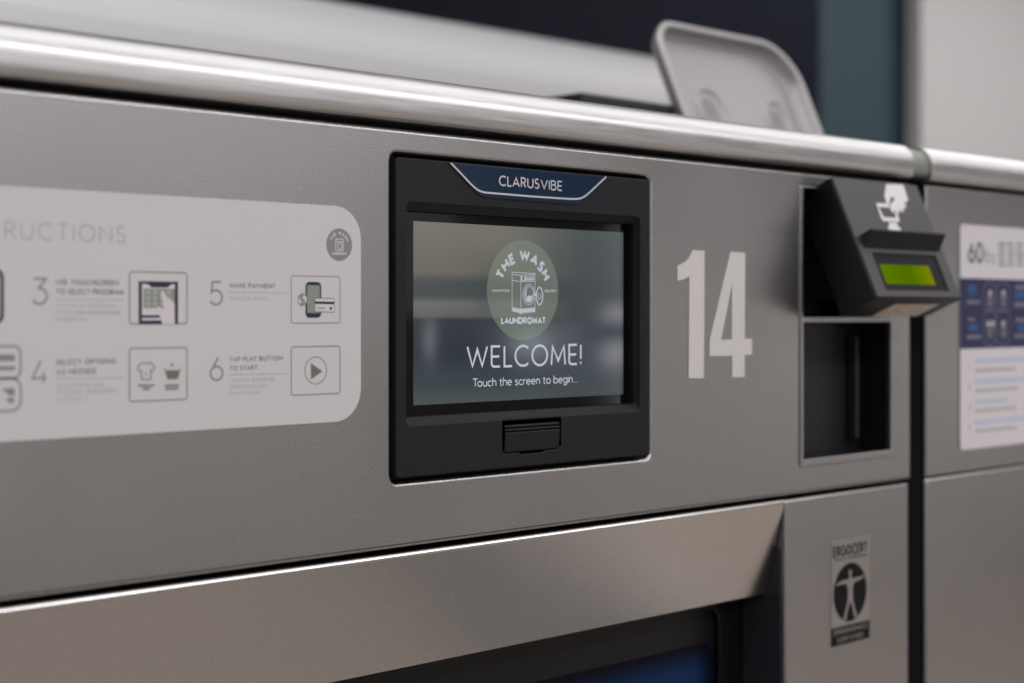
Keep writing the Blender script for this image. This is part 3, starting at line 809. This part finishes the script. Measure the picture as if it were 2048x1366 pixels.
link('embossed_mark', bm_mesh(emboss(1572, 228, .0150), 'embossed_mark'), 'lid_steel', ld, smooth=True)
yb_ = LY0 + .012
link('dispenser_box', bm_mesh(box(X(1164, yb_), lx0 + .002, yb_, LY0 + .12, Z_RT - .01, Zc(1166, 184, yb_), .002), 'dispenser_box'), 'plastic_smooth', wm)

# ------------------------------------------------------------------ neighbouring washing machine
wn = thing('washing_machine', 'neighbouring steel washing machine with a 60 lbs sign beyond the dark gap', 'washing machine', ((NX0 + NX1) / 2, .4, 0), ROW)
link('front_panel', bm_mesh(plate([rrect(NX0, NX1, Z_SEAM, Z_TOP, .0015, 3)], 0, .004, .0015, 4), 'front_panel'), 'steel', wn)
link('lower_panel', bm_mesh(plate([rrect(NX0 - .0006, NX1, .12, Z_SEAM - .0016, .002, 3)], -.0006, .0048, .002, 4), 'lower_panel'), 'steel', wn)
link('top_rail', smooth_prism(rail_profile(), RX2, NX1), 'rail', wn)
link('cabinet', bm_mesh(box(NX0 + .001, NX1, .0044, .9, .05, Z_RB + .012), 'cabinet'), 'dark', wn)

# ------------------------------------------------------------------ card reader
YT_ = -.011
rxl = X(1664, YT_)
yfb = depth_at(1755.6, rxl); ybb = depth_at(1681, rxl)
zft = Zc(1664, 353, YT_); zfb = Zc(1755.6, 594.5, yfb); zbb = Zc(1681, 633, ybb)
rxr = X(1834, YT_)
Ft = Vector((0, YT_, zft)); Fb = Vector((0, yfb, zfb)); Bb = Vector((0, ybb, zbb)); Bt = Ft + (Bb - Fb)
print('READER', rxl, rxr, tuple(Ft), tuple(Fb), tuple(Bb), tuple(Bt))
cr = thing('card_reader', 'black tilted card reader with green display mounted over the dark niche', 'card reader', ((rxl + rxr) / 2, 0, zfb))
up_ = (Ft - Fb).normalized()
rn = Vector((0, -up_.z, up_.y)); rn = rn if rn.y < 0 else -rn
core = prism([(p.y, p.z) for p in (Ft - rn * .0012, Fb - rn * .0012, Bb, Bt)], rxl, rxr + .0022, .0006, 1)
neck = box(rxl + .004, rxr - .03, -.001, .028, zbb + .012, up_z1 - .001)
rb_ = link('body', bm_mesh(join([core, neck]), 'body'), 'reader_body', cr)
fo = Vector((0, Fb.y, Fb.z))
rf = planemap(fo, Vector((1, 0, 0)), up_, rn)
FL = (Ft - Fb).length
def RP(px, py, lift=0.0):
    p = on_plane(px, py, fo + rn * lift, rn) - fo
    return (p.x, p.dot(up_))
z4 = lambda l, lift=0.0: [RP(a, b, lift) for a, b in zpx(l, 1560, 330, 4.14)]
# metal face plate with the display window
def face_plate(loops, l0, l1):
    bm = plate(loops, 0, l1 - l0, .00058, 3)
    for v in bm.verts:
        v.co = rf(v.co.x, v.co.z, l1 - v.co.y)
    return bm
win = z4([(762, 728), (1300, 752), (1397, 1045), (880, 1034)])
wx0 = (win[0][0] + win[3][0]) / 2; wx1 = (win[1][0] + win[2][0]) / 2; wz1 = (win[0][1] + win[1][1]) / 2; wz0 = (win[2][1] + win[3][1]) / 2
link('face_plate', bm_mesh(face_plate([rrect(rxl + .0004, rxr - .0004, .0004, FL, .001, 3), rrect(wx0, wx1, wz0, wz1, .0006, 2)], -.0012, .0), 'face_plate'), 'reader_face', cr)
gr = z4([(830, 820), (1232, 828), (1300, 990), (890, 980)])
gx0 = (gr[0][0] + gr[3][0]) / 2; gx1 = (gr[1][0] + gr[2][0]) / 2; gz1 = (gr[0][1] + gr[1][1]) / 2; gz0 = (gr[2][1] + gr[3][1]) / 2
dsp = link('display', bm_mesh(shape([[(wx0, wz0), (wx1, wz0), (wx1, wz1), (wx0, wz1)]], rf, -.0009), 'display'), 'lcd_window', cr)
link('lit_area', bm_mesh(shape([[(gx0, gz0), (gx1, gz0), (gx1, gz1), (gx0, gz1)]], rf, -.0008), 'lit_area'), 'lcd', dsp)
# visor over the display
va = z4([(662, 582), (700, 688)])
vb = (va[0][1], va[1][1])
vxl = (va[0][0] + va[1][0]) / 2
vr = z4([(1315, 716)])[0]
vxr = vr[0]
# the tip sticks out: find the lift at which the pixel of the tip lands on vxl
lo_, hi_ = 0.0, .03
for _ in range(40):
    md = (lo_ + hi_) / 2
    if RP(1560 + 752 / 4.14, 330 + 525 / 4.14, md)[0] > vxl: lo_ = md
    else: hi_ = md
tip = (RP(1560 + 752 / 4.14, 330 + 525 / 4.14, md)[1], md)
print('VISOR', vxl, vxr, vb, tip)
bm = bmesh.new()
pts = [(vb[0], 0.0), (tip[0], tip[1]), (tip[0] - .0012, tip[1]), (vb[1], 0.0)]
A_ = [bm.verts.new(rf(vxl, a, l)) for a, l in pts]; B_ = [bm.verts.new(rf(vxr, a, l)) for a, l in pts]
for i in range(4):
    bm.faces.new((A_[i], A_[(i + 1) % 4], B_[(i + 1) % 4], B_[i]))
bm.faces.new(A_); bm.faces.new(B_[::-1])
link('visor', bm_mesh(bm, 'visor'), 'plastic', cr)
# hand-and-card emblem
z10 = lambda l: [RP(a, b) for a, b in zpx(l, 1700, 350, 10.506)]
hand = [(750, 195), (1110, 205), (1160, 350), (1212, 522), (1186, 582), (1128, 572), (1168, 650), (1164, 705), (1112, 690), (1128, 772), (1090, 785), (1038, 722), (1028, 806), (988, 802), (955, 745), (908, 798), (860, 755), (830, 690), (840, 640), (862, 600), (905, 556), (928, 510), (898, 462), (850, 478), (832, 530), (835, 580), (820, 625), (775, 615), (745, 540), (715, 440), (735, 310)]
hand_bm = shape([z10(hand)], rf, .00025)
card = [(545, 592), (785, 602), (822, 660), (815, 690), (600, 672), (700, 888), (962, 905), (932, 785), (988, 800), (1038, 985), (690, 970), (640, 890)]
stub = [(815, 1000), (975, 1000), (1000, 1070), (1072, 1150), (1060, 1178), (850, 1165), (785, 1112), (815, 1072)]
link('emblem', bm_mesh(join([hand_bm, shape([z10(card)], rf, .00022), shape([z10(stub)], rf, .00022)]), 'emblem'), 'white_vinyl', cr)
# rating label on the underside
un = (Bb - Fb).normalized()
ud = Vector((0, un.z, -un.y)); ud = ud if ud.z < 0 else -ud
uo = Vector((0, Fb.y, Fb.z)) - rn * .0012
def UP_(px, py):
    p = on_plane(px, py, uo, ud) - uo
    return (p.x, p.dot(un))
uf = planemap(uo, Vector((1, 0, 0)), un, ud)
ul = [UP_(a, b) for a, b in zpx([(935, 1148), (1285, 1150), (1165, 1248), (795, 1238)], 1560, 330, 4.14)]
print('UNDER', ul)
ux0 = (ul[0][0] + ul[3][0]) / 2; ux1 = (ul[1][0] + ul[2][0]) / 2
uz0 = max(.002, min(q[1] for q in ul)); uz1 = max(q[1] for q in ul)
link('rating_label', bm_mesh(shape([[(ux0, uz0), (ux1, uz0), (ux1, uz1), (ux0, uz1)]], uf, .0003), 'rating_label'), 'label_tan', cr)

# ------------------------------------------------------------------ instruction placard
YP = -.0008
sg = thing('instruction_sign', 'white placard of numbered washing instructions left of the touchscreen', 'sign', (X(400), YP, Zc(400, 628)))
px1 = X(720); pz1 = Zc(380, 394.6); pz0 = Zc(380, 861.5)
link('backing', bm_mesh(plate([rrect(X(-330), px1, pz0, pz1, .0155, 12)], YP, .0007, .00015, 1), 'backing'), 'placard', sg)
fp = flatmap(YP - .00002)
def put(name, m, bms, parent):
    return link(name, bm_mesh(join(bms), name), m, parent)
def T(text, xl, xr, base, cap, weight, **k):
    ln, w = line_px(text, xl, xr, base, cap, weight, YP, **k)
    return ribbon(ln, w, fp, clip=CLIP)
put('title_lettering', 'ink_pale', [T('RUCTIONS', 9, 251, 478.5, 37, .10, track=.32)], sg)
put('title_lettering', 'ink_pale', [T('INST', -150, 0, 471, 39, .10, track=.32)], sg)
for ch, xl, xr, base, cap in (('3', 64, 96, 610, 55), ('4', 63, 95, 769, 50), ('5', 419, 446, 611.5, 50), ('6', 419, 447, 763, 50)):
    put('step_number', 'ink', [T(ch, xl, xr, base, cap, .085)], sg)
for rows, m_, wt in (
    ([('USE TOUCHSCREEN', 112, 237, 569.5, 11.5), ('TO SELECT PROGRAM', 112, 247, 588.5, 11.5)], 'ink', .20),
    ([('UTILICE LA PANTALLA', 112, 232, 614.5, 8.5), ('TACTIL PARA SELECCIONAR', 112, 240, 629, 8.5), ('PROGRAMA', 112, 176, 643, 8.5)], 'ink_pale', .14),
    ([('SELECT OPTIONS', 112, 231, 730.5, 11.5), ('AS NEEDED', 112, 192, 750, 11.5)], 'ink', .20),
    ([('SELECCIONE LAS', 112, 206, 776.5, 8.5), ('OPCIONES NECESARIAS', 112, 232, 789.5, 8.5), ('SI DESEA', 112, 176, 803, 8.5)], 'ink_pale', .14),
    ([('MAKE PAYMENT', 459, 551, 576, 10.5)], 'ink', .20), ([('REALICE EL PAGO...', 459, 541, 600.5, 7.5)], 'ink_pale', .14),
    ([('TAP PLAY BUTTON', 459, 565, 723.5, 10), ('TO START', 459, 515, 741.5, 10)], 'ink', .20),
    ([('TOQUE EL BOTON DE', 459, 548, 765, 7.5), ('REPRODUCCION', 459, 532, 778, 7.5), ('PARA INICIAR', 459, 518, 791, 7.5)], 'ink_pale', .14)):
    put('step_lettering', m_, [T(a, b, c, d, e, wt, track=.30, space=.45) for a, b, c, d, e in rows], sg)
PP = lambda l: [P(a, b, YP) for a, b in l]
for l in ([(112, 599), (247, 600)], [(112, 757.5), (247, 756)], [(457, 585), (573, 586)], [(457, 749.5), (573, 747.5)]):
    put('rule_line', 'ink_pale', [ribbon([PP(l)], .0004, fp)], sg)
def pic_frame(xl, xr, yt, yb, name='picture_frame', m_='ink', w=.00065, r=.0012):
    x0, x1 = X(xl, YP), X(xr, YP); z1, z0 = Zc(xl, yt, YP), Zc(xl, yb, YP)
    lp = rrect(x0, x1, z0, z1, r, 4)
    return put(name, m_, [ribbon([lp + [lp[0]]], w, fp)], sg)
z1_ = lambda l: PP(zpx(l, 0, 340, 2.4392))
f1 = pic_frame(259, 374, 543.5, 648)
put('touchscreen_picture', 'ink_navy', [shape([z1_([(676, 542), (868, 545), (868, 752), (676, 752)])], fp, .00002)], f1)
put('touchscreen_picture', 'paper', [shape([z1_([(692, 556), (852, 558), (852, 708), (692, 708)]), z1_([(692, 722), (852, 720), (852, 732), (692, 734)])], fp, .00006)], f1)
put('touchscreen_picture', 'ink_navy', [shape([z1_([(715, 553), (840, 556), (815, 574), (740, 573)])], fp, .00008)], f1)
put('keypad_picture', 'ink_sage', [shape([z1_([(700, 578), (852, 580), (852, 672), (700, 674)])], fp, .00010)], f1)
put('keypad_picture', 'ink_pale', [shape([z1_([(712 + 34 * i, 588 + 28 * j), (732 + 34 * i, 588 + 28 * j), (732 + 34 * i, 606 + 28 * j), (712 + 34 * i, 606 + 28 * j)]) for i in range(4) for j in range(3)], fp, .00012)], f1)
put('hand_picture', 'paper', [shape([z1_([(783, 595), (797, 590), (816, 628), (838, 636), (850, 652), (852, 752), (790, 752), (776, 702), (762, 672), (774, 664), (800, 690)])], fp, .0002)], f1)
f2 = pic_frame(259, 374, 697, 803.5)
sh = z1_([(692, 940), (706, 945), (718, 945), (732, 938), (756, 962), (742, 985), (734, 978), (736, 1022), (690, 1022), (690, 978), (682, 985), (670, 962), (692, 940)])
put('shirt_picture', 'ink', [ribbon([sh], .0006, fp, .00003), shape([z1_([(708, 990), (716, 990), (716, 1000), (708, 1000)])], fp, .00004)], f2)
put('basket_picture', 'ink_green', [shape([z1_([(806, 978), (876, 976), (866, 1018), (818, 1020)])], fp, .00003)], f2)
put('basket_picture', 'ink', [ribbon([z1_([(802, 966), (818, 1020), (866, 1018), (880, 964)])], .0005, fp, .00004), shape([z1_([(840, 940), (848, 950), (840, 962), (832, 950)])], fp, .00004)], f2)
put('caption_lettering', 'ink', [shape([z1_([(672, 1046), (756, 1044), (750, 1056), (678, 1058)]), z1_([(692, 1062), (735, 1060), (728, 1074), (700, 1075)]), z1_([(804, 1046), (874, 1044), (874, 1056), (804, 1058)]), z1_([(806, 1062), (872, 1060), (872, 1072), (806, 1074)])], fp, .00003)], f2)
f3 = pic_frame(582.5, 680, 551.5, 646.5, w=.0005)
put('phone_picture', 'ink_navy', [shape([[(a, b) for a, b in rrect(*(lambda p, q: (p[0], q[0], q[1], p[1]))(z1_([(1490, 545)])[0], z1_([(1567, 721)])[0]), .0022, 4)]], fp, .00002)], f3)
put('phone_picture', 'ink_sage', [shape([z1_([(1498, 562), (1560, 563), (1560, 698), (1498, 698)])], fp, .00005)], f3)
put('payment_card_picture', 'ink_dark', [shape([z1_([(1535, 624), (1631, 626), (1631, 695), (1535, 693)])], fp, .00008)], f3)
put('payment_card_picture', 'paper', [shape([z1_([(1537, 627), (1629, 629), (1629, 692), (1537, 690)])], fp, .00010)], f3)
put('payment_card_picture', 'ink_navy', [shape([z1_([(1537, 641), (1629, 643), (1629, 655), (1537, 653)]), z1_(ring(1613, 675, 6, 8)[:-1])], fp, .00013)], f3)
put('payment_card_picture', 'ink_pale', [shape([z1_([(1546, 668), (1584, 668), (1584, 680), (1546, 680)])], fp, .00013)], f3)
cc = z1_([(1475, 632)])[0]; cz_ = Zc(605, 340 + 605 / 2.44, YP) - cc[1]
put('coin_picture', 'paper', [shape([ellipse(cc[0], cc[1], cz_, cz_)], fp, .00006)], f3)
put('coin_picture', 'ink', [ribbon([ellipse(cc[0], cc[1], cz_, cz_) + [(cc[0] + cz_, cc[1])]], .0004, fp, .00008), ribbon(text_lines('$', cc[0] - .0022, cc[1] - .0032, .0064, .14), .0009, fp, .00009)], f3)
f4 = pic_frame(582.5, 680, 694, 791, w=.0006)
pc = P(631.5, 741, YP); pr_ = Zc(631, 714, YP) - pc[1]
put('play_picture', 'ink', [ribbon([ellipse(pc[0], pc[1], pr_, pr_) + [(pc[0] + pr_, pc[1])]], .0005, fp, .00002)], f4)
put('play_picture', 'ink_green', [shape([z1_([(1516, 942), (1573, 982), (1517, 1022)])], fp, .00002)], f4)
# pictures cut by the left edge of the photograph
pic_frame(-90, 41, 694, 760, w=.0009, r=.003)
f5 = pic_frame(-90, 41.5, 760, 827, w=.0009, r=.004)
put('caption_lettering', 'ink', [shape([PP([(-5, 709), (30, 709), (30, 722), (-5, 723)]), PP([(-40, 733), (30, 732), (30, 740), (-40, 741)]), PP([(4, 777), (28, 776), (30, 790), (18, 791)]), PP([(14, 796), (28, 795), (28, 806), (16, 806)])], fp, .00002)], f5)
f6 = pic_frame(-85, 4, 538, 646, 'touchscreen_picture', 'ink_navy', .0016, .003)
# small round logo in the corner
sc = P(678.5, 489.5, YP); sr = Zc(678, 457, YP) - sc[1]
lg = put('round_logo', 'ink', [shape([ellipse(sc[0], sc[1], sr, sr)], fp, .00002)], sg)
bms = [arch_text('THE WASH', sc[0], sc[1], .60 * sr, 158, 22, .225 * sr, .22, fp, .00004), ribbon(text_lines('LAUNDROMAT', sc[0] - sr * .58, sc[1] - sr * .62, sr * .16, .24, sc[0] + sr * .58), sr * .04, fp, .00004)]
bms.append(ribbon([[(sc[0] - sr * .28, sc[1] + sr * .35), (sc[0] + sr * .3, sc[1] + sr * .35), (sc[0] + sr * .3, sc[1] - sr * .35), (sc[0] - sr * .28, sc[1] - sr * .35), (sc[0] - sr * .28, sc[1] + sr * .35)], [(sc[0] - sr * .28, sc[1] + sr * .18), (sc[0] + sr * .3, sc[1] + sr * .18)], [(a, b) for a, b in ring(sc[0] + sr * .04, sc[1] - sr * .08, sr * .17, sr * .17)]], sr * .06, fp, .00005))
put('logo_marks', 'paper', bms, lg)

# ------------------------------------------------------------------ 60 lbs sign on the neighbour
ps = thing('capacity_sign', 'white and navy 60 lbs sign cut by the right edge of the photograph', 'sign', (X(2000), YP, Zc(2000, 628)))
qx0 = X(1920.5, YP); qx1 = qx0 + .26
q1, q2, q3, q4 = Zc(1921, 448, YP), Zc(1921, 556, YP), Zc(1921, 698, YP), Zc(1921, 901, YP)
link('backing', bm_mesh(plate([rrect(qx0, qx1, q4, q1, .004, 5)], YP, .0007, .00015, 1), 'backing'), 'paper', ps)
put('navy_band', 'sign_navy', [shape([rrect(qx0, qx1, q3, q2)], fp, .00002)], ps)
def bar(x0, x1, y0, y1):
    a, b = X(x0, YP), X(x1, YP)
    return rrect(a, b, Zc(x0, y1, YP), Zc(x0, y0, YP))
put('weight_lettering', 'ink_dark', [T('60', 1936, 1966.5, 526, 43.5, .16, track=.26)], ps)
put('weight_lettering', 'ink', [T('lbs', 1969, 1990, 526, 29, .10, track=.22)], ps)
rows_ = []
for j, (y0, y1) in enumerate(((485, 491), (496, 501), (506, 512), (517, 522), (527, 532))):
    for i in range(9):
        rows_.append(bar(1997 + i * 18, 1997 + i * 18 + 14 - (j * 5 + i * 3) % 4, y0, y1))
put('fine_lettering', 'ink', [shape(rows_, fp, .00003)], ps)
bxs = []; ic = []; ovals = []
for i, (xa, xb) in enumerate(((1967.5, 1991), (1993, 2018.5))):
    for j, (ya, yb) in enumerate(((566, 622), (621, 690))):
        lp = rrect(X(xa, YP), X(xb, YP), Zc(xa, yb, YP), Zc(xa, ya, YP), .005, 6)
        bxs.append(lp + [lp[0]])
        cx = (xa + xb) / 2 + 1
        for dx in ((-4, 5) if (i, j) == (0, 1) else (0,)):
            c = P(cx + dx, ya + (20 if j == 0 else 26), YP)
            ovals.append(ellipse(c[0], c[1], .0028, .0024, 16))
        c = P(cx, ya + (36 if j == 0 else 42), YP)
        for k in (-1, 0, 1):
            ic.append([(c[0] + k * .0016, c[1] + .0028), (c[0] + k * .0011, c[1] - .0028)])
        e = ring(c[0], c[1], .0042, .0046, 24)
        ic.append(e)
put('pictogram_frame', 'sign_lilac', [ribbon(bxs, .0008, fp, .00004)], ps)
put('pictogram', 'ink_pale', [ribbon(ic, .0005, fp, .00005)], ps)
put('pictogram', 'ink_pale', [shape(ovals, fp, .00005)], ps)
for l in (bar(1936, 1953, 570, 585), bar(1936, 1952, 588, 592), bar(1937, 1956, 648, 662), bar(2029, 2080, 582, 596), bar(2035, 2080, 650, 662), bar(2062, 2120, 610, 622)):
    put('band_lettering', 'sign_blue', [shape([l], fp, .00004)], ps)
for l in (bar(1934, 1960, 600, 608), bar(1935, 1950, 636, 642), bar(1934, 1962, 670, 678), bar(2030, 2090, 570, 578), bar(2029, 2090, 604, 614), bar(2031, 2090, 636, 644), bar(2030, 2090, 668, 676)):
    put('band_lettering', 'sign_lilac', [shape([l], fp, .00004)], ps)
for i, (n_, y0) in enumerate((('1', 722), ('2', 762), ('3', 803), ('4', 844))):
    put('step_number', 'ink', [T(n_, 1937, 1942 if n_ != '1' else 1940, y0 + 20 - i, 13, .12)], ps)
for l in (bar(1950, 2120, 717, 727), bar(1950, 2110, 759, 769), bar(1950, 2015, 800, 809), bar(1950, 2105, 841, 850)):
    put('step_lettering', 'sign_sky', [shape([l], fp, .00003)], ps)
for l in (bar(1950, 2031, 738, 744.5), bar(1950, 2036, 779, 785), bar(1950, 2032, 819, 825), bar(1950, 2034, 860, 866)):
    put('step_lettering', 'ink_pale', [shape([l], fp, .00003)], ps)

# ------------------------------------------------------------------ certification sticker
cs = thing('certification_sticker', 'small clear sticker with a black round figure emblem below the card reader', 'sticker', (X(1700), -.0004, Zc(1700, 1180)))
YC = -.0003
fc = flatmap(YC - .00002)
c0x, c1x = X(1662.5, YC), X(1739, YC)
ct1, ct0 = Zc(1662, 1083, YC), Zc(1662, 1295, YC)
cb1 = Zc(1662, 1258, YC)
link('film', bm_mesh(plate([rrect(c0x, c1x, ct0, ct1, .001, 3)], YC, .0003), 'film'), 'sticker', cs)
put('band', 'ink_black', [shape([rrect(c0x, c1x, ct0, cb1)], fc, .00002)], cs)
def TC(text, xl, xr, base, cap, weight, lift, **k):
    ln, w = line_px(text, xl, xr, base, cap, weight, YC, **k)
    return ribbon(ln, w, fc, lift, clip=CLIP)
put('emblem_lettering', 'ink_black', [TC('ERGOCERT', 1666, 1734.5, 1116.5, 22.5, .20, .00002, track=.36)], cs)
put('fine_lettering', 'ink_dark', [shape([rrect(X(1667), X(1690), Zc(1667, 1123), Zc(1667, 1119.5)), rrect(X(1695), X(1733), Zc(1695, 1118), Zc(1695, 1114))], fc, .00002)], cs)
ec = P(1700.5, 1184, YC); er = Zc(1700, 1125.5, YC) - ec[1]
em = put('round_emblem', 'ink_black', [shape([ellipse(ec[0], ec[1], er, er)], fc, .00003)], cs)
fig = [(-.055, .56), (-.10, .45), (-.55, .44), (-.83, .36), (-.83, .30), (-.55, .33), (-.22, .30), (-.14, .10), (-.15, -.22), (-.26, -.55), (-.44, -.88), (-.27, -.93), (-.12, -.52), (0, -.32), (.12, -.52), (.27, -.93), (.44, -.88), (.26, -.55), (.15, -.22), (.14, .10), (.22, .30), (.55, .35), (.83, .42), (.83, .48), (.55, .46), (.10, .45), (.055, .56)]
put('figure_print', 'ink_skin', [shape([[(ec[0] + a * er, ec[1] + b * er) for a, b in fig], ellipse(ec[0], ec[1] + .66 * er, .085 * er, .115 * er, 20)], fc, .00005)], em)
put('band_lettering', 'ink_skin', [TC('ERGONOMICS', 1668, 1733.5, 1271.5, 11, .20, .00004, track=.36), TC('CERTIFIED', 1675, 1726, 1286.5, 10, .20, .00004, track=.36)], cs)
